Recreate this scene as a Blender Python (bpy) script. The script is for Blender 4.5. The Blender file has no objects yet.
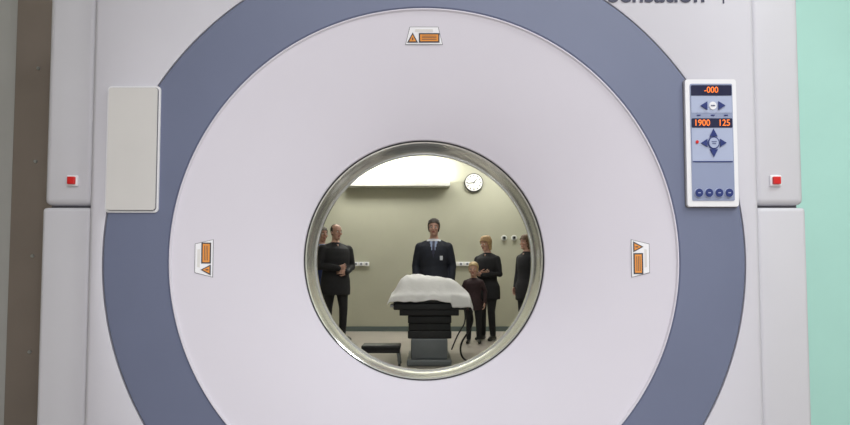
import bpy, bmesh, math, random
from mathutils import Vector, Matrix, noise
random.seed(3)
S=bpy.context.scene
S.view_settings.view_transform='Standard'
S.view_settings.look='None'
COL=S.collection
H=0.945
GY=1.93      # gantry front plane
CZ=1.013     # bore axis height

# ---------------- materials ----------------
def mat(name,col,rough=.5,metal=0,emit=None,estr=0,var=0.0,scale=8,bump=0.0,coat=0.0,bscale=None):
    m=bpy.data.materials.new(name); m.use_nodes=True
    nt=m.node_tree; b=nt.nodes['Principled BSDF']
    b.inputs['Base Color'].default_value=(*col,1)
    b.inputs['Roughness'].default_value=rough
    b.inputs['Metallic'].default_value=metal
    b.inputs['Coat Weight'].default_value=coat
    if emit:
        b.inputs['Emission Color'].default_value=(*emit,1); b.inputs['Emission Strength'].default_value=estr
    if var>0 or bump>0:
        tc=nt.nodes.new('ShaderNodeTexCoord')
        n=nt.nodes.new('ShaderNodeTexNoise'); n.inputs['Scale'].default_value=scale; n.inputs['Detail'].default_value=5
        nt.links.new(tc.outputs['Object'],n.inputs['Vector'])
        if var>0:
            r=nt.nodes.new('ShaderNodeValToRGB')
            r.color_ramp.elements[0].position=.3; r.color_ramp.elements[1].position=.7
            r.color_ramp.elements[0].color=(*[c*(1-var) for c in col],1)
            r.color_ramp.elements[1].color=(*[min(1,c*(1+var)) for c in col],1)
            nt.links.new(n.outputs['Fac'],r.inputs['Fac']); nt.links.new(r.outputs['Color'],b.inputs['Base Color'])
        if bump>0:
            n2=nt.nodes.new('ShaderNodeTexNoise'); n2.inputs['Scale'].default_value=bscale or scale*6
            nt.links.new(tc.outputs['Object'],n2.inputs['Vector'])
            bp=nt.nodes.new('ShaderNodeBump'); bp.inputs['Strength'].default_value=bump; bp.inputs['Distance'].default_value=.01
            nt.links.new(n2.outputs['Fac'],bp.inputs['Height']); nt.links.new(bp.outputs['Normal'],b.inputs['Normal'])
    return m
M=dict(
 dish=mat('dish_plastic',(.66,.635,.715),.62,var=.015,scale=2),
 cover=mat('cover_plastic',(.61,.60,.665),.55,var=.015,scale=3),
 side=mat('side_plastic',(.59,.585,.635),.5,var=.02,scale=3),
 ring=mat('ring_slate',(.150,.172,.268),.5,var=.03,scale=4),
 bore=mat('bore_ring',(.90,.91,.90),.12,.75),
 flare=mat('flare_plastic',(.6,.6,.62),.4),
 seam=mat('seam_dark',(.02,.02,.025),.6),
 gap=mat('gap_grey',(.12,.12,.14),.6),
 plate=mat('blank_plate',(.66,.645,.64),.4,var=.02,scale=6),
 rim=mat('panel_rim',(.80,.80,.84),.35),
 face=mat('panel_face',(.27,.31,.46),.3),
 face2=mat('panel_face_light',(.40,.45,.62),.3),
 disp=mat('display_dark',(.02,.022,.06),.15),
 digit=mat('display_digits',(.8,.16,.02),.4,emit=(1,.22,.03),estr=.7),
 navy=mat('button_navy',(.02,.035,.17),.35),
 red=mat('red_button',(.62,.015,.015),.35),
 orange=mat('warning_orange',(.78,.27,.01),.45),
 black=mat('black_plastic',(.012,.012,.014),.4),
 ink=mat('lettering_ink',(.03,.03,.07),.5),
 taupe=mat('taupe_panel',(.27,.225,.195),.5,var=.06,scale=3),
 greyw=mat('grey_wall',(.50,.50,.49),.6,var=.03,scale=2),
 mint=mat('mint_wall',(.49,.82,.75),.55,var=.03,scale=2),
 wallf=mat('far_wall_paint',(.41,.405,.315),.7,var=.03,scale=1.5,bump=.05),
 ceil=mat('ceiling_paint',(.75,.75,.72),.8,var=.02,scale=3),
 floor=mat('linoleum',(.42,.38,.34),.28,var=.07,scale=5),
 base=mat('baseboard_green',(.10,.13,.12),.5),
 white=mat('white_enamel',(.78,.78,.74),.4),
 lamp=mat('lamp_diffuser',(.9,.9,.9),.5,emit=(1,1,.97),estr=2.0),
 tube=mat('fluorescent_tube',(1,1,1),.5,emit=(1,1,.95),estr=6.0),
 sheet=mat('white_linen',(.84,.83,.83),.85,bump=.25,bscale=40,var=.03),
 steel=mat('steel',(.45,.46,.48),.3,.8),
 greyp=mat('grey_enamel',(.20,.22,.24),.4,var=.05),
 vinyl=mat('black_vinyl',(.018,.019,.022),.45),
 skin=mat('skin',(.42,.22,.16),.55),
 skin2=mat('skin_fair',(.50,.29,.22),.55),
 lip=mat('lips',(.35,.10,.09),.5),
 eyew=mat('eye_white',(.6,.6,.58),.3),
 eyed=mat('eye_iris',(.03,.02,.015),.3),
 hair=mat('hair_dark',(.03,.02,.014),.6,var=.3,scale=40),
 blond=mat('hair_blond',(.50,.36,.18),.6,var=.25,scale=40),
 auburn=mat('hair_auburn',(.10,.05,.025),.6,var=.25,scale=40),
 honey=mat('hair_honey',(.42,.27,.13),.6,var=.3,scale=40),
 suit=mat('suit_navy',(.009,.012,.024),.75,var=.2,scale=20),
 dark=mat('coat_black',(.008,.008,.011),.8,var=.2,scale=20),
 brown=mat('coat_maroon',(.030,.013,.016),.8,var=.3,scale=15),
 denim=mat('shirt_blue',(.02,.035,.13),.8,var=.2,scale=20),
 trous=mat('trousers_dark',(.009,.009,.011),.8),
 shirt=mat('shirt_white',(.62,.64,.70),.7),
 shirtb=mat('shirt_lightblue',(.22,.27,.42),.7),
 tie=mat('tie_dark',(.02,.02,.05),.6),
 shoe=mat('shoe_leather',(.01,.01,.01),.3),
)

# ---------------- helpers ----------------
def empty(name,loc=(0,0,0)):
    e=bpy.data.objects.new(name,None); e.empty_display_size=.1; e.location=loc; COL.objects.link(e); return e
def addmesh(name,bm,mats,parent=None,smooth=False,recalc=True):
    if recalc: bmesh.ops.recalc_face_normals(bm,faces=bm.faces[:])
    me=bpy.data.meshes.new(name); bm.to_mesh(me); bm.free()
    if not isinstance(mats,(list,tuple)): mats=[mats]
    for m in mats: me.materials.append(m)
    if smooth:
        for p in me.polygons: p.use_smooth=True
    o=bpy.data.objects.new(name,me); COL.objects.link(o)
    if parent: setpar(o,parent)
    return o
def setpar(o,p):
    o.parent=p; o.matrix_parent_inverse=Matrix.Translation(p.location).inverted()
def sharp(o,ang=35):
    me=o.data
    for p in me.polygons: p.use_smooth=True
    bm=bmesh.new(); bm.from_mesh(me)
    for e in bm.edges:
        if len(e.link_faces)==2 and e.calc_face_angle(0)>math.radians(ang): e.smooth=False
    bm.to_mesh(me); bm.free()
def box(name,x0,x1,y0,y1,z0,z1,m,parent=None,bev=0,seg=3):
    bm=bmesh.new(); bmesh.ops.create_cube(bm,size=1)
    for v in bm.verts:
        v.co=Vector(((x0+x1)/2+v.co.x*(x1-x0),(y0+y1)/2+v.co.y*(y1-y0),(z0+z1)/2+v.co.z*(z1-z0)))
    if bev: bmesh.ops.bevel(bm,geom=bm.edges[:],offset=bev,segments=seg,affect='EDGES',profile=.6)
    o=addmesh(name,bm,m,parent)
    if bev: sharp(o,50)
    return o
def poly(name,pts,y0,y1,m,parent=None,bev=0):
    """polygon in x,z extruded between y0 (front) and y1"""
    bm=bmesh.new()
    a=[bm.verts.new((p[0],y0,p[1])) for p in pts]; b=[bm.verts.new((p[0],y1,p[1])) for p in pts]
    bm.faces.new(a); bm.faces.new(b[::-1]); n=len(pts)
    for i in range(n): bm.faces.new((a[i],b[i],b[(i+1)%n],a[(i+1)%n]))
    return addmesh(name,bm,m,parent)
def rrect(x0,x1,z0,z1,r,n=6):
    out=[]
    for cx,cz,a0 in((x1-r,z1-r,0),(x0+r,z1-r,90),(x0+r,z0+r,180),(x1-r,z0+r,270)):
        for i in range(n+1):
            a=math.radians(a0+90*i/n); out.append((cx+r*math.cos(a),cz+r*math.sin(a)))
    return out
def revolve(name,prof,m,parent,cx=0,cz=CZ,y=GY,seg=192,closed=False):
    bm=bmesh.new(); rings=[]
    for r,d in prof:
        rings.append([bm.verts.new((cx+r*math.cos(2*math.pi*i/seg),y+d,cz+r*math.sin(2*math.pi*i/seg))) for i in range(seg)])
    k=len(rings)
    for j in range(k if closed else k-1):
        A=rings[j];B=rings[(j+1)%k]
        for i in range(seg): bm.faces.new((A[i],A[(i+1)%seg],B[(i+1)%seg],B[i]))
    o=addmesh(name,bm,m,parent); sharp(o,28); return o
def disc(name,cx,cz,r,y0,y1,m,parent,n=32):
    return poly(name,[(cx+r*math.cos(2*math.pi*i/n),cz+r*math.sin(2*math.pi*i/n)) for i in range(n)],y0,y1,m,parent)
def text(name,s,x,z,y,size,m,parent,align='LEFT',ext=.001,w=0):
    c=bpy.data.curves.new(name,'FONT'); c.body=s; c.size=size; c.extrude=ext; c.align_x=align; c.offset=w
    c.materials.append(m)
    o=bpy.data.objects.new(name,c); o.rotation_euler=(math.pi/2,0,0); o.location=(x,y,z); COL.objects.link(o)
    if parent: setpar(o,parent)
    return o
def curve(name,pts,r,m,parent=None):
    c=bpy.data.curves.new(name,'CURVE'); c.dimensions='3D'; c.bevel_depth=r; c.bevel_resolution=3
    sp=c.splines.new('NURBS'); sp.points.add(len(pts)-1); sp.use_endpoint_u=True; sp.order_u=3
    for i,p in enumerate(pts): sp.points[i].co=(*p,1)
    c.materials.append(m); o=bpy.data.objects.new(name,c); COL.objects.link(o)
    if parent: setpar(o,parent)
    return o

# ---------------- room shell ----------------
YF=12.3; CEIL=3.5
box('floor',-3.1,3.1,-2.6,YF+.1,-.1,0,M['floor'])
box('ceiling',-3.1,3.1,-2.6,YF+.1,CEIL,CEIL+.1,M['ceil'])
box('wall_far',-3.0,3.0,YF,YF+.1,0,CEIL,M['wallf'])
box('wall_near',-3.0,3.0,-2.6,-2.5,0,CEIL,M['greyw'])
box('wall_left',-3.1,-3.0,-2.6,YF+.1,0,CEIL,M['wallf'])
box('wall_right',3.0,3.1,-2.6,YF+.1,0,CEIL,M['wallf'])
box('baseboard_far',-3.0,3.0,YF-.02,YF,0,.09,M['base'])
box('baseboard_left',-3.0,-2.98,2.86,YF-.02,0,.09,M['base'])
box('baseboard_right',2.98,3.0,2.86,YF-.02,0,.09,M['base'])
# partition the scanner stands in front of
box('wall_partition_left',-3.0,-1.72,2.76,2.86,0,CEIL,M['greyw'])
box('wall_partition_right',1.2,3.0,2.76,2.86,0,CEIL,M['mint'])
box('wall_partition_header',-1.2,1.2,2.76,2.86,2.25,CEIL,M['greyw'])
t=empty('trim_1',(-1.48,2.8,0))
box('steel_lining',-1.745,-1.2,2.73,2.86,0,CEIL,M['taupe'],t,.004)
for z in (.25,.65,1.05,1.45,1.85,2.25):
    disc('screw',-1.645,z,.007,2.724,2.732,M['steel'],t,12)

# ---------------- gantry ----------------
G=empty('ct_scanner_gantry',(0,2.3,0))
XH=1.003; ZB=.03-CZ; ZT=2.12-CZ
def rectpt(a):
    c,s=math.cos(a),math.sin(a)
    tx=XH/abs(c) if abs(c)>1e-9 else 1e9
    tz=(ZT if s>0 else -ZB)/abs(s) if abs(s)>1e-9 else 1e9
    t=min(tx,tz); return (c*t,s*t)
angs=[2*math.pi*i/240 for i in range(240)]
for cx,cz in((XH,ZT),(-XH,ZT),(-XH,ZB),(XH,ZB)): angs.append(math.atan2(cz,cx)%(2*math.pi))
angs=sorted(set(round(a,7) for a in angs))
bm=bmesh.new(); rings=[]
def circ(r,d): rings.append([bm.verts.new((r*math.cos(a),GY+d,CZ+r*math.sin(a))) for a in angs])
def rect(ins,d):
    L=[]
    for a in angs:
        x,z=rectpt(a)
        x=max(-XH+ins,min(XH-ins,x)); z=max(ZB+ins,min(ZT-ins,z))
        L.append(bm.verts.new((x,GY+d,CZ+z)))
    rings.append(L)
circ(.958,.03); circ(.958,.002); circ(.962,0)
rect(.018,.0); rect(.010,.003); rect(.003,.011); rect(0,.024); rect(0,.78); rect(.02,.80); circ(.62,.80); circ(.60,.79)
n=len(angs)
for j in range(len(rings)-1):
    A,B=rings[j],rings[j+1]
    for i in range(n): bm.faces.new((A[i],A[(i+1)%n],B[(i+1)%n],B[i]))
o=addmesh('front_cover',bm,M['cover'],G); sharp(o,30)
# slate ring
revolve('slate_ring',[(.7585,.03),(.7585,.003),(.7625,-.002),(.949,-.002),(.9545,.003),(.9545,.03)],M['ring'],G)
revolve('ring_seam',[(.954,.012),(.959,.012)],M['gap'],G)
# dish
R0,R1,DD=.752,.383,.125
def dd(r):
    s=(R0-r)/(R0-R1); return DD*(.78*s+.22*s**3)
prof=[(.757,.03),(.757,-.002),(.7555,-.006),(.7525,-.006),(.749,.0)]
N=40
for i in range(1,N+1):
    r=R0+(R1-R0)*i/N; prof.append((r,dd(r)))
prof+= [(.3815,DD+.0035),(.381,DD+.007)]
revolve('dish_funnel',prof,M['dish'],G)
revolve('bore_seam',[(.3812,DD+.006),(.3765,DD+.010)],M['seam'],G)
revolve('bore_lip',[(.377,DD+.009),(.3735,DD+.012),(.3735,DD+.028),(.377,DD+.032)],M['bore'],G)
revolve('bore_tube',[(.377,DD+.028),(.376,.20),(.379,.26),(.376,.31),(.372,.315),(.372,.335),(.377,.34)],M['bore'],G)
revolve('bore_flare',[(.377,.34),(.40,.42),(.46,.57),(.54,.70),(.61,.80)],M['flare'],G)
# side panels
for sx in(-1,1):
    def sb(nm,xa,xb,y0,y1,z0,z1,m,bev):
        x0,x1=sorted((sx*xa,sx*xb)); return box(nm,x0,x1,y0,y1,z0,z1,m,G,bev)
    sb('side_panel_upper',1.008,1.155,GY+.035,GY+.74,1.176,2.12,M['side'],.020)
    sb('side_panel_lower',1.010,1.160,GY+.035,GY+.74,.03,1.168,M['side'],.014)
    sb('side_core',1.0,1.145,GY+.06,GY+.70,.03,2.10,M['gap'],0)
    bx=-1.068 if sx<0 else 1.068
    box('button_collar',bx-.017,bx+.017,GY+.028,GY+.04,1.232,1.266,M['rim'],G,.003)
    box('stop_button',bx-.0115,bx+.0115,GY+.020,GY+.03,1.2375,1.2605,M['red'],G,.003)
box('plinth',-1.1,1.1,GY+.06,GY+.72,0,.04,M['seam'],G)
# blank plate at left
poly('blank_plate',rrect(-.942,-.797,1.155,1.522,.008),GY-.014,GY+.005,M['plate'],G)
poly('blank_plate_edge',rrect(-.9435,-.7955,1.1535,1.5235,.010),GY-.010,GY+.005,M['gap'],G)
poly('blank_plate_bezel',rrect(-.949,-.790,1.148,1.529,.012),GY-.007,GY+.005,M['rim'],G)
# control panel at right
before=set(bpy.data.objects)
P=G; yP=GY-.016
poly('control_rim',rrect(.788,.957,1.165,1.547,.008),yP,GY+.005,M['rim'],P)
poly('control_shadow_gap',rrect(.785,.960,1.162,1.550,.010),GY-.005,GY+.005,M['gap'],P)
poly('control_face',rrect(.803,.943,1.182,1.533,.005),yP-.002,yP+.004,M['face'],P)
poly('control_face_upper',rrect(.806,.940,1.445,1.496,.003),yP-.003,yP,M['face2'],P)
poly('control_face_lower',rrect(.806,.940,1.300,1.405,.003),yP-.003,yP,M['face2'],P)
poly('display_upper',rrect(.806,.940,1.497,1.528,.003),yP-.004,yP,M['disp'],P)
poly('display_lower',rrect(.806,.940,1.400,1.428,.003),yP-.004,yP,M['disp'],P)
text('digits_upper','-000',.848,1.505,yP-.005,.026,M['digit'],P)
text('digits_lower','1900',.812,1.4055,yP-.005,.027,M['digit'],P)
text('digits_lower_b','125',.892,1.4055,yP-.005,.027,M['digit'],P)
def tri(nm,cx,cz,s,ang,m):
    pts=[(cx+s*math.cos(math.radians(ang+k)),cz+s*math.sin(math.radians(ang+k))) for k in(0,120,240)]
    poly(nm,pts,yP-.007,yP,m,P)
tri('arrow_key',.850,1.466,.015,180,M['navy']); tri('arrow_key',.902,1.466,.015,0,M['navy'])
disc('key_round',.876,1.466,.012,yP-.006,yP,M['rim'],P,20)
text('key_marks','mm',.869,1.4635,yP-.0065,.009,M['navy'],P)
cx,cz=.876,1.354
tri('arrow_key',cx-.028,cz,.014,180,M['navy']); tri('arrow_key',cx+.028,cz,.014,0,M['navy'])
tri('arrow_key',cx,cz+.027,.015,90,M['navy']); tri('arrow_key',cx,cz-.027,.015,270,M['navy'])
disc('nav_disc',cx,cz,.019,yP-.0065,yP,M['navy'],P,28); disc('nav_disc_top',cx,cz,.0155,yP-.0075,yP,M['face2'],P,28)
box('nav_mark',cx-.008,cx+.008,yP-.009,yP-.007,cz+.002,cz+.004,M['navy'],P)
box('nav_mark',cx-.006,cx+.006,yP-.009,yP-.007,cz-.004,cz-.002,M['navy'],P)
poly('face_divider',rrect(.808,.938,1.297,1.3,.0012),yP-.004,yP,M['navy'],P)
disc('red_led',.822,1.357,.005,yP-.006,yP,M['red'],P,12)
for i,x in enumerate((.824,.857,.890,.923)):
    disc('round_key_ring',x,1.205,.0145,yP-.005,yP,M['face2'],P,24)
    disc('round_key',x,1.205,.0125,yP-.008,yP,M['navy'],P,24)
    box('round_key_mark',x-.004,x+.004,yP-.009,yP-.007,1.2035,1.206,M['face2'],P)
for x in(.83,.876,.92): box('small_legend',x-.006,x+.006,yP-.004,yP,1.436,1.439,M['navy'],P)
for o in set(bpy.data.objects)-before:
    k=.90; o.scale.x=k
    o.location.x=(.780-.788*k) if o.type=='MESH' else .780+(o.location.x-.788)*k
# lettering
text('lettering','Sensation',.853,1.7895,GY-.002,.077,M['ink'],G,'RIGHT',w=.0012)
box('lettering_bar',.906,.910,GY-.002,GY+.001,1.785,1.85,M['ink'],G)
# laser apertures on the dish
def aperture(r,ang,k=.93):
    a=math.radians(ang)
    rho=Vector((math.cos(a),0,math.sin(a)))
    e=.002; sl=(dd(r+e)-dd(r-e))/(2*e)
    rad=(rho+Vector((0,sl,0))).normalized()
    tan=Vector((math.sin(a),0,-math.cos(a)))  # at top: +x
    nor=rad.cross(tan).normalized()
    if nor.y>0: nor=-nor
    org=Vector((0,GY+dd(r),CZ))+rho*r
    def pl(nm,pts,h,m):
        bm=bmesh.new()
        f=[bm.verts.new(org+tan*u*k+rad*v*k+nor*h) for u,v in pts]
        b=[bm.verts.new(org+tan*u*k+rad*v*k-nor*.01) for u,v in pts]
        kk=len(pts); bm.faces.new(f); bm.faces.new(b[::-1])
        for i in range(kk): bm.faces.new((f[i],b[i],b[(i+1)%kk],f[(i+1)%kk]))
        addmesh(nm,bm,m,G)
    pl('aperture_seam',[(-.0620,-.0290),(.0620,-.0290),(.0470,.0280),(-.0470,.0280)],.0015,M['gap'])
    pl('aperture_plate',[(-.060,-.027),(.060,-.027),(.0455,.0265),(-.0455,.0265)],.003,M['rim'])
    pl('laser_slot',[(-.030,.012),(.030,.012),(.028,.020),(-.028,.020)],.0042,M['plate'])
    pl('label_border',[(-.017,-.022),(.051,-.022),(.051,.008),(-.017,.008)],.0045,M['black'])
    pl('label',[(-.0125,-.0175),(.0465,-.0175),(.0465,.0036),(-.0125,.0036)],.0053,M['orange'])
    for q in range(3): pl('label_text',[(-.007,-.0125+q*.005),(.041,-.0125+q*.005),(.041,-.0108+q*.005),(-.007,-.0108+q*.005)],.006,M['black'])
    pl('warning_border',[(-.0555,-.022),(-.0195,-.022),(-.0372,.010)],.0045,M['black'])
    pl('warning_triangle',[(-.0485,-.0180),(-.026,-.0180),(-.0372,.003)],.0053,M['orange'])
    pl('warning_mark',[(-.039,-.015),(-.0354,-.015),(-.0354,-.006),(-.039,-.006)],.006,M['black'])
aperture(.680,90); aperture(.662,180); aperture(.652,0)

# ---------------- far wall fittings ----------------
V=empty('wall_light',(-.5,YF-.1,2.8))
box('valance_board',-1.52,.47,YF-.24,YF-.22,2.72,2.82,M['white'],V,.004)
box('valance_shelf',-1.52,.47,YF-.22,YF,2.72,2.74,M['white'],V)
box('valance_end',-1.52,-1.50,YF-.22,YF,2.74,2.82,M['white'],V)
box('valance_end',.45,.47,YF-.22,YF,2.74,2.82,M['white'],V)
box('tube_lamp',-1.42,.38,YF-.13,YF-.10,2.76,2.79,M['tube'],V,.012)
C=empty('wall_clock',(.93,YF-.04,2.81))
def ydisc(nm,r,y0,y1,m): return disc(nm,.93,2.81,r,y0,y1,m,C,48)
ydisc('clock_body',.178,YF-.05,YF,M['black']); ydisc('clock_face',.162,YF-.055,YF-.04,M['white'])
for i in range(12):
    a=math.radians(30*i); c,s=math.cos(a),math.sin(a); w=.007
    p=lambda u,v:(.93+c*u-s*v,2.81+s*u+c*v)
    poly('tick',[p(.115,-w),p(.145,-w),p(.145,w),p(.115,w)],YF-.058,YF-.05,M['black'],C)
for ang,L,w in((50,.085,.009),(190,.125,.007)):
    a=math.radians(ang); c,s=math.cos(a),math.sin(a)
    p=lambda u,v:(.93+c*u-s*v,2.81+s*u+c*v)
    poly('hand',[p(-.02,-w),p(L,-w*.5),p(L,w*.5),p(-.02,w)],YF-.061,YF-.056,M['black'],C)
for k,(x0,x1) in enumerate(((-1.35,-1.05),(.50,.86))):
    e=empty('socket_strip',((x0+x1)/2,YF-.03,1.265))
    box('trunking',x0,x1,YF-.04,YF,1.225,1.305,M['white'],e,.006)
    nn=3
    for i in range(nn):
        x=x0+(i+.5)*(x1-x0)/nn
        box('socket_plate',x-.036,x+.036,YF-.048,YF-.036,1.233,1.297,M['rim'],e,.004)
        disc('socket_hole',x,1.265,.022,YF-.050,YF-.045,M['greyp'],e,16)
for x in(1.50,1.69,1.88):
    e=empty('gas_outlet',(x,YF-.03,1.76))
    disc('outlet_rose',x,1.76,.055,YF-.02,YF,M['white'],e,24)
    disc('outlet_collar',x,1.76,.036,YF-.05,YF-.018,M['steel'],e,24)
    disc('outlet_bore',x,1.76,.022,YF-.06,YF-.045,M['black'],e,16)

# ceiling lamps
def clamp(x,y,pw,sx=1.2,sy=1.2,col=(1,1,1)):
    e=empty('ceiling_lamp',(x,y,CEIL-.03))
    box('lamp_frame',x-sx/2-.03,x+sx/2+.03,y-sy/2-.03,y+sy/2+.03,CEIL-.04,CEIL,M['white'],e)
    box('lamp_panel',x-sx/2,x+sx/2,y-sy/2,y+sy/2,CEIL-.05,CEIL-.038,M['lamp'],e)
    l=bpy.data.lights.new('lamp_light','AREA'); l.shape='RECTANGLE'; l.size=sx; l.size_y=sy; l.energy=pw; l.color=col
    o=bpy.data.objects.new('lamp_light',l); o.location=(x,y,CEIL-.06); COL.objects.link(o); setpar(o,e)
clamp(.9,-1.3,78,1.6,1.0,(.98,.97,1)); clamp(-.9,-.6,14,1.0,1.0,(.97,.97,1)); clamp(1.9,.6,40,.8,.8,(.97,1,1))
clamp(0,5.6,26,1.2,.6,(1,.99,.93)); clamp(.3,8.4,28,1.6,.6,(1,.99,.93)); clamp(-1.2,11.4,28,1.2,.5,(1,.99,.93)); clamp(1.4,11.4,34,1.2,.5,(1,.99,.93))
l=bpy.data.lights.new('tube_light','AREA'); l.shape='RECTANGLE'; l.size=1.8; l.size_y=.1; l.energy=85; l.color=(1,1,.98)
o=bpy.data.objects.new('tube_light',l); o.location=(-.52,YF-.115,2.81); o.rotation_euler=(math.pi,0,0); COL.objects.link(o); setpar(o,V)
# the photographer's flash, just above the lens
l=bpy.data.lights.new('camera_flash','SPOT'); l.energy=34; l.shadow_soft_size=.05; l.spot_size=math.radians(110); l.spot_blend=.8; l.color=(1,.98,1)
o=bpy.data.objects.new('camera_flash',l); o.location=(.06,-.02,H+.10); o.rotation_euler=(math.pi/2-.08,0,-.10); COL.objects.link(o)

# ---------------- treatment table ----------------
T=empty('patient_table',(.06,7.8,0))
box('base_plate',-.20,.30,7.25,8.25,0.0,.07,M['greyp'],T,.02)
box('base_column_lower',-.155,.255,7.30,8.15,.07,.30,M['greyp'],T,.02)
for k in range(4):
    ins=.0+.008*(k%2)
    box('bellows',-.19+ins,.30-ins,7.32+ins,8.12-ins,.30+k*.085,.385+k*.085,M['vinyl'],T,.012)
box('under_frame',-.28,.38,7.24,8.40,.56,.63,M['vinyl'],T,.01)
box('table_top',-.345,.465,7.19,8.50,.625,.70,M['vinyl'],T,.015)
box('mattress',-.345,.465,7.20,8.50,.697,.765,M['vinyl'],T,.02)
for x0,x1 in((-.385,-.365),(.485,.505)):
    box('side_rail',x0,x1,7.25,8.45,.65,.68,M['steel'],T,.005)
    for y in(7.35,7.85,8.35): box('rail_bracket',(x0 if x0<0 else x0-.03),(x1+.03 if x0<0 else x1),y-.02,y+.02,.655,.675,M['steel'],T)
# linen heap
bm=bmesh.new(); NX,NY=110,120
x0,x1,y0,y1=-.445,.555,7.12,8.52
def hh(x,y):
    u=x-.06
    fx=1/(1+math.exp(-(u+.37)*32))*1/(1+math.exp((u-.37)*20))
    fy=1/(1+math.exp(-(y-7.27)*26))*1/(1+math.exp((y-8.3)*16))
    h=.225*fx*fy*(1-.10*math.sin(u*4))
    h+=.022*noise.noise(Vector((x*5,y*3,.3)))*(.3+fx*fy)+.010*noise.noise(Vector((x*15,y*11,2)))
    return h
grid=[]
for i in range(NX+1):
    row=[]
    for j in range(NY+1):
        x=x0+(x1-x0)*i/NX; y=y0+(y1-y0)*j/NY
        ex=max(0,-.365-x,x-.485); ey=max(0,7.19-y)
        e=math.hypot(ex,ey); h=.772+max(0,hh(x,y))
        if e>0:
            h-=e*.85*(1+.45*noise.noise(Vector((x*4,y*3,7)))+(.9 if x>.3 else 0))
            fold=.008*math.sin(x*26+y*9)
            xx=x+(.55*ex if x<0 else -.5*ex)+ (0 if ex==0 else (.012 if x>0 else -.012)); yy=y+.5*ey-(fold+.008 if ey>0 else 0)
            row.append(bm.verts.new((xx,yy,h)))
        else: row.append(bm.verts.new((x,y,h)))
    grid.append(row)
for i in range(NX):
    for j in range(NY): bm.faces.new((grid[i][j],grid[i+1][j],grid[i+1][j+1],grid[i][j+1]))
o=addmesh('linen_sheet',bm,M['sheet'],T,smooth=True)
sm=o.modifiers.new('thick','SOLIDIFY'); sm.thickness=.006; sm.offset=0
s2=o.modifiers.new('sm','SMOOTH'); s2.iterations=4
curve('power_cable',[(.50,7.5,.66),(.56,7.45,.55),(.53,7.5,.40),(.40,7.5,.22),(.42,7.45,.06),(.55,7.5,.012),(.75,7.8,.012),(.9,8.3,.012)],.011,M['vinyl'],T)
curve('hand_control_cable',[(.44,7.3,.64),(.47,7.25,.5),(.36,7.26,.35),(.30,7.3,.18)],.008,M['vinyl'],T)

# step stool
K=empty('step_stool',(-.47,7.35,0))
box('tread',-.70,-.27,7.20,7.52,.19,.235,M['vinyl'],K,.015)
box('tread_rim',-.69,-.28,7.21,7.51,.150,.193,M['vinyl'],K,.004)
for x in(-.665,-.30):
    for y in(7.235,7.485):
        dx=-.02 if x<-.5 else .02
        curve('leg',[(x,y,.17),(x+dx*.6,y,.10),(x+dx,y,.012)],.015,M['greyp'],K)
        disc('foot_tip',x+dx,.015,.015,y-.016,y+.016,M['vinyl'],K,12)
for x in(-.67,-.295): box('leg_brace',x-.008,x+.008,7.235,7.485,.06,.08,M['greyp'],K)

# ---------------- people ----------------
def ring_tube(bm,pts,rads,seg=16):
    pts=[Vector(p) for p in pts]; R=[]
    for i,p in enumerate(pts):
        if i==0: d=pts[1]-pts[0]
        elif i==len(pts)-1: d=pts[-1]-pts[-2]
        else: d=(pts[i+1]-p).normalized()+(p-pts[i-1]).normalized()
        d.normalize()
        ref=Vector((1,0,0)) if abs(d.x)<.8 else Vector((0,1,0))
        b=d.cross(ref).normalized(); a=b.cross(d).normalized()
        ra=rads[i] if isinstance(rads[i],tuple) else (rads[i],rads[i])
        R.append([bm.verts.new(p+a*ra[0]*math.cos(2*math.pi*k/seg)+b*ra[1]*math.sin(2*math.pi*k/seg)) for k in range(seg)])
    for A,B in zip(R,R[1:]):
        for k in range(seg): bm.faces.new((A[k],A[(k+1)%seg],B[(k+1)%seg],B[k]))
    bm.faces.new(R[0][::-1]); bm.faces.new(R[-1])
def ball(bm,c,r,sc=(1,1,1),seg=14):
    m=Matrix.Translation(c)@Matrix.Diagonal((r*sc[0],r*sc[1],r*sc[2],1))
    bmesh.ops.create_uvsphere(bm,u_segments=seg,v_segments=seg//2+2,radius=1,matrix=m)
def limb(bm,pts,rads,seg=14):
    ring_tube(bm,pts,rads,seg)
    for p,r in zip(pts,rads):
        r=r if not isinstance(r,tuple) else min(r)
        ball(bm,Vector(p),r*1.0)
def remeshed(bm,vox,smooth=4):
    bmesh.ops.recalc_face_normals(bm,faces=bm.faces[:])
    me=bpy.data.meshes.new('tmp'); bm.to_mesh(me); bm.free()
    o=bpy.data.objects.new('tmp',me); COL.objects.link(o)
    r=o.modifiers.new('r','REMESH'); r.mode='VOXEL'; r.voxel_size=vox
    s=o.modifiers.new('s','SMOOTH'); s.factor=.5; s.iterations=smooth
    dg=bpy.context.evaluated_depsgraph_get(); dg.update()
    m2=bpy.data.meshes.new_from_object(o.evaluated_get(dg))
    bpy.data.objects.remove(o); bpy.data.meshes.remove(me)
    for p in m2.polygons: p.use_smooth=True
    return m2
def finish(name,me,mats,fn,X,parent):
    me.materials.clear()
    for m in mats: me.materials.append(m)
    if fn:
        for p in me.polygons: p.material_index=fn(p.center)
    me.transform(X)
    o=bpy.data.objects.new(name,me); COL.objects.link(o); setpar(o,parent); return o

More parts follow.
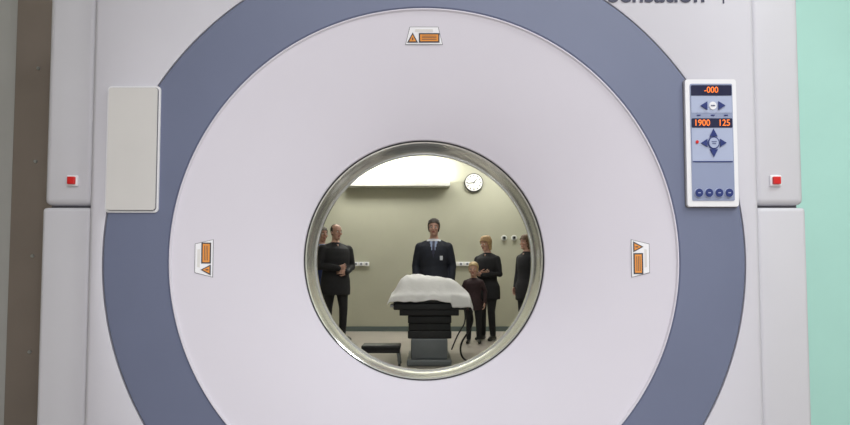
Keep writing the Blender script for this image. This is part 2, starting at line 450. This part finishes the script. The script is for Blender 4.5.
def make_hand(name,w,d,side,skin,X,parent,curl=.5,pn=None,sc=1.0):
    w=Vector(w); d=Vector(d).normalized()
    pn=Vector(pn or (side*-1,0,0)); pn=(pn-d*pn.dot(d)).normalized()   # palm normal
    ac=d.cross(pn).normalized()*side   # towards thumb
    if ac.y>0 and abs(ac.y)>.3: ac=-ac
    L=lambda a,b,c: w+(ac*a+pn*b+d*c)*sc
    bm=bmesh.new()
    R=[]
    for z,a,b in((-.03,.024,.020),(0,.027,.018),(.03,.038,.016),(.07,.042,.014),(.092,.040,.011)):
        R.append([bm.verts.new(L(a*math.cos(2*math.pi*k/14),b*math.sin(2*math.pi*k/14),z)) for k in range(14)])
    for A,B in zip(R,R[1:]):
        for k in range(14): bm.faces.new((A[k],A[(k+1)%14],B[(k+1)%14],B[k]))
    bm.faces.new(R[0][::-1]); bm.faces.new(R[-1])
    for a,ln,spl in((.031,.072,.10),(.0105,.080,.03),(-.0105,.074,-.03),(-.031,.058,-.10)):
        p=L(a,0,.08); pts=[p]; th=0
        for f,bnd in((.45,curl*.5),(.30,curl*.8),(.25,curl*.6)):
            th+=bnd; step=ln*f*1.1*sc
            p=p+(d*math.cos(th)+pn*math.sin(th)+ac*spl).normalized()*step; pts.append(p)
        limb(bm,pts,[.0092*sc,.0086*sc,.008*sc,.0068*sc],8)
    limb(bm,[L(.028,.004,.02),L(.052,.010,.048),L(.060,.018,.072),L(.060,.026,.095)],[.014*sc,.011*sc,.0095*sc,.008*sc],8)
    me=remeshed(bm,.0042*sc,2)
    finish(name,me,[skin],None,X,parent)

HR=[(0,.022,.020,-.062),(.010,.036,.036,-.048),(.030,.048,.060,-.030),(.055,.058,.078,-.012),(.085,.066,.090,-.002),(.115,.072,.096,.003),(.145,.076,.098,.006),(.175,.074,.094,.008),(.203,.062,.078,.010),(.224,.040,.050,.010),(.236,.014,.018,.010)]
def hr(z):
    z=max(0,min(.236,z))
    for (z0,a0,b0,c0),(z1,a1,b1,c1) in zip(HR,HR[1:]):
        if z<=z1:
            t=(z-z0)/(z1-z0); return a0+(a1-a0)*t,b0+(b1-b0)*t,c0+(c1-c0)*t
    return HR[-1][1:]
def make_head(base,hs,turn,tilt,skin,hairm,style,X,parent):
    HX=X@Matrix.Translation(base)@Matrix.Rotation(math.radians(turn),4,'Z')@Matrix.Rotation(math.radians(tilt),4,'X')@Matrix.Diagonal((hs,hs,hs,1))
    bm=bmesh.new()
    ring_tube(bm,[(0,c,z) for z,a,b,c in HR],[(a,b) for z,a,b,c in HR],28)
    limb(bm,[(0,.025,-.06),(0,.02,.0),(0,.015,.05)],[.052,.052,.055],18)
    limb(bm,[(0,-.090,.122),(0,-.103,.100),(0,-.112,.085)],[.009,.011,.013],10)
    ball(bm,Vector((.012,-.100,.083)),.009); ball(bm,Vector((-.012,-.100,.083)),.009)
    limb(bm,[(-.045,-.074,.136),(0,-.088,.134),(.045,-.074,.136)],[.008,.009,.008],8)
    ball(bm,Vector((0,-.084,.016)),.018)
    limb(bm,[(-.018,-.083,.052),(0,-.090,.053),(.018,-.083,.052)],[.006,.007,.006],8)
    limb(bm,[(-.017,-.080,.044),(0,-.087,.043),(.017,-.080,.044)],[.006,.007,.006],8)
    for s in(-1,1):
        ball(bm,Vector((s*.077,.010,.105)),.030,(.32,.62,1.05)); ball(bm,Vector((s*.046,-.066,.085)),.018)
    me=remeshed(bm,.0055,2)
    def fn(c): return 1 if (abs(c.x)<.022 and .040<c.z<.058 and c.y<-.079) else 0
    finish('head',me,[skin,M['lip']],fn,HX,parent)
    bm=bmesh.new()
    for s in(-1,1): ball(bm,Vector((s*.031,-.080,.115)),.0125,(1.15,.8,.75))
    me=bpy.data.meshes.new('e'); bm.to_mesh(me); bm.free(); finish('eyes',me,[M['eyew']],None,HX,parent)
    bm=bmesh.new()
    for s in(-1,1): ball(bm,Vector((s*.031,-.0885,.115)),.0066,(1,.5,1))
    me=bpy.data.meshes.new('e'); bm.to_mesh(me); bm.free(); finish('pupils',me,[M['eyed']],None,HX,parent)
    bm=bmesh.new()
    for s in(-1,1): limb(bm,[(s*.016,-.092,.136),(s*.033,-.088,.141),(s*.048,-.078,.136)],[.0035,.004,.003],6)
    me=bpy.data.meshes.new('e'); bm.to_mesh(me); bm.free(); finish('eyebrows',me,[hairm],None,HX,parent)
    bm=bmesh.new(); long=style in('bob','long'); zmin={'short':.055,'bob':-.005,'long':-.07,'balding':.06}[style]
    n=40; zs=[zmin+(.236-zmin)*k/26 for k in range(27)]
    outer=[]
    for z in zs:
        a,b,c=hr(z if z>.09 else .09) if long else hr(z)
        th=.013 if style=='short' else .006 if style=='balding' else .024
        if long and z<.05: th=.018-.25*(.05-z)*.3
        zz=z+(th*.9 if z>.2 else 0)
        outer.append([((a+th)*math.cos(2*math.pi*k/n),c+(b+th)*math.sin(2*math.pi*k/n),zz+(.004*noise.noise(Vector((k*.6,z*40,1))))) for k in range(n)])
    def keep(x,y,z):
        if style=='balding': return (y>-.005 and z<.185) or (y>.03)
        line=.178 if abs(x)<.05 else .165
        if y<-.045: return z>line
        if y<0.0: return z>.12*(1-(y+.045)/.045) if long else (z>.15 if y<-.03 else True)
        if long: return True
        if y<.03: return z>.11
        return z>.055
    vs=[[bm.verts.new(p) for p in R] for R in outer]
    for A,B in zip(vs,vs[1:]):
        for k in range(n):
            q=(A[k],A[(k+1)%n],B[(k+1)%n],B[k]); c=sum((v.co for v in q),Vector())/4
            if keep(c.x,c.y,c.z): bm.faces.new(q)
    if style!='balding': bm.faces.new(vs[-1])
    bmesh.ops.delete(bm,geom=[v for v in bm.verts if not v.link_faces],context='VERTS')
    bmesh.ops.recalc_face_normals(bm,faces=bm.faces[:])
    bmesh.ops.solidify(bm,geom=bm.faces[:],thickness=.012 if style!='balding' else .006)
    me=bpy.data.meshes.new('hair'); bm.to_mesh(me); bm.free()
    for p in me.polygons: p.use_smooth=True
    finish('hair',me,[hairm],None,HX,parent)

def person(name,loc,h,rot,coat,trous,skin,hairm,style,arms,female=False,hem=.80,shirt=None,tie=None,turn=0,tilt=0,collar=None,child=False,step=0.0,bulk=1.0):
    s=h/1.78
    E=empty(name,(loc[0],loc[1],0))
    X=Matrix.Translation((loc[0],loc[1],0))@Matrix.Rotation(math.radians(rot),4,'Z')@Matrix.Diagonal((s,s,s,1))
    w=(.88 if female else 1.0)*bulk; hw=(1.04 if female else 1.0)*bulk
    hdz=-.07 if child else 0
    bm=bmesh.new()
    T=[(hem-.0,.185*hw,.135*bulk),(.92,.182*hw,.135*bulk),(1.02,.168*w,.122*bulk),(1.12,.160*w,.116*bulk),(1.24,.176*w,.124*bulk),(1.34,.188*w,.126*bulk),(1.40,.180*w,.112*bulk),(1.445,.132*w,.092),(1.485,.085,.072),(1.52,.058,.058),(1.58,.050,.052)]
    if hem<.75: T.insert(1,(.80,.187*hw,.137*bulk))
    T=[(z+ (hdz*(max(0,z-1.0)/.5)),a,b) for z,a,b in T]
    ring_tube(bm,[(0,.0+(.012 if z>1.3 else 0),z) for z,a,b in T],[(a,b) for z,a,b in T],30)
    sz=1.385+hdz*.8
    hands=[]
    for sd in(-1,1):
        e,wr=arms[0 if sd<0 else 1][:2]
        sh=(sd*.168*w,.01,sz)
        limb(bm,[sh,tuple((a+b)/2 for a,b in zip(sh,e)),e,tuple((a+b)/2 for a,b in zip(e,wr)),wr],[.062*w,.058*w,.049*w,.044*w,.036*w],14)
        limb(bm,[(sd*.05,.012,1.455+hdz),(sd*.11*w,.012,1.425+hdz*.9),sh],[.05,.052,.058],14)
        hands.append((sd,Vector(e),Vector(wr),arms[0 if sd<0 else 1][2:] ))
        st=step*sd
        limb(bm,[(sd*.092,0,.90),(sd*.10,-.005-st*.5,.70),(sd*.104,-.015-st,.50),(sd*.108,.0-st*.9,.30),(sd*.112,.02-st*.8,.10)],[.100*hw,.088,.066,.060,.052],16)
        sx=sd*.118; sy=-st*.8
        limb(bm,[(sx,.055+sy,.044),(sx,-.03+sy,.052),(sx+sd*.012,-.13+sy,.036),(sx+sd*.018,-.185+sy,.030)],[.043,.046,.040,.028],12)
    me=remeshed(bm,.0115,4)
    for v in me.vertices:
        if v.co.z<.006: v.co.z=.004/s
    mats=[coat,trous,M['shoe'],skin,shirt or coat,tie or coat,collar or coat]
    nz=1.500+hdz
    def fn(c):
        if c.z<.085: return 2
        if abs(c.x)<.21 and c.z<hem+.005: return 1
        if abs(c.x)<.085 and c.z>nz: return 3
        if abs(c.x)<.10 and c.z>nz-.03 and c.y<.02: return 6 if collar else 4
        if shirt and c.y<-.05 and 1.24<c.z<nz+.01 and abs(c.x)<(c.z-1.24)*.24:
            if tie and abs(c.x)<.018+.02*(1.3-c.z if c.z<1.3 else 0): return 5
            return 4
        if not child and not shirt and c.y<-.05 and c.z>1.44 and abs(c.x)<(c.z-1.44)*.5: return 3
        return 0
    finish('body',me,mats,fn,X,E)
    for sd,e,wr,ex in hands:
        d=(wr-e).normalized()
        curl=ex[0] if ex else .5; pn=ex[1] if len(ex)>1 else (-sd*.9,.0,0)
        if len(ex)>2: d=Vector(ex[2]).normalized()
        make_hand('hand',wr,d,sd,skin,X,E,curl,pn,1.0)
    make_head(Vector((0,-.012,1.545+hdz)),(1.78-1.545-hdz)/.240,turn,tilt,skin,hairm,style,X,E)
    return E,X

DOWN=lambda sd:((sd*.255,.035,1.13),(sd*.245,-.04,.88),.5)
FOLD=[((-.25,-.02,1.13),(-.02,-.20,1.14),.35,(0,.6,.8),(1,-.05,.15)),((.25,-.02,1.13),(.03,-.235,1.11),.35,(0,.6,.8),(-1,0,.15))]
CHEST=[((-.27,-.01,1.13),(-.06,-.21,1.10),.6,(.2,.9,.2),(.8,-.1,.2)),((.27,.0,1.13),(.085,-.20,1.04),.6,(-.3,.9,0),(-.8,-.1,.1))]
# centre man, suit with badge
e,X=person('man',(.13,9.25),1.83,-4,M['suit'],M['trous'],M['skin2'],M['hair'],'short',[DOWN(-1),DOWN(1)],shirt=M['shirtb'],tie=M['tie'],collar=M['shirt'],bulk=1.15,hem=.82)
bd=box('id_badge',.09,.13,-.172,-.165,1.20,1.26,M['shirt'],None,.003)
bd.data.transform(X); setpar(bd,e)
# left men
person('man',(-1.42,10.35),1.85,34,M['dark'],M['trous'],M['skin2'],M['hair'],'balding',CHEST,turn=10,bulk=1.28,hem=.70,step=.05)
person('man',(-1.74,10.95),1.86,40,M['denim'],M['trous'],M['skin'],M['hair'],'short',[DOWN(-1),DOWN(1)],shirt=M['shirtb'],hem=.82)
# woman, child
person('woman',(1.00,10.45),1.66,-32,M['dark'],M['trous'],M['skin2'],M['honey'],'bob',FOLD,female=True,turn=-15,tilt=10,hem=.70,bulk=1.22,step=.04)
person('child',(.745,9.95),1.235,-8,M['brown'],M['trous'],M['skin2'],M['blond'],'short',[DOWN(-1),DOWN(1)],child=True,hem=.72,turn=-5)
person('woman',(1.68,10.75),1.70,-55,M['dark'],M['trous'],M['skin2'],M['auburn'],'bob',[DOWN(-1),DOWN(1)],female=True,hem=.66,turn=-10,bulk=1.18)

# ---------------- world & camera ----------------
w=bpy.data.worlds.new('World'); S.world=w; w.use_nodes=True
w.node_tree.nodes['Background'].inputs[0].default_value=(.6,.65,.7,1); w.node_tree.nodes['Background'].inputs[1].default_value=.2
cd=bpy.data.cameras.new('camera'); cam=bpy.data.objects.new('camera',cd); COL.objects.link(cam)
cd.sensor_width=36; cd.lens=650/850*36; cd.clip_start=.05
cd.shift_y=34.4/850
cam.location=(0.003,0,H); cam.rotation_euler=(math.pi/2+math.radians(3.0),0,0)
S.camera=cam
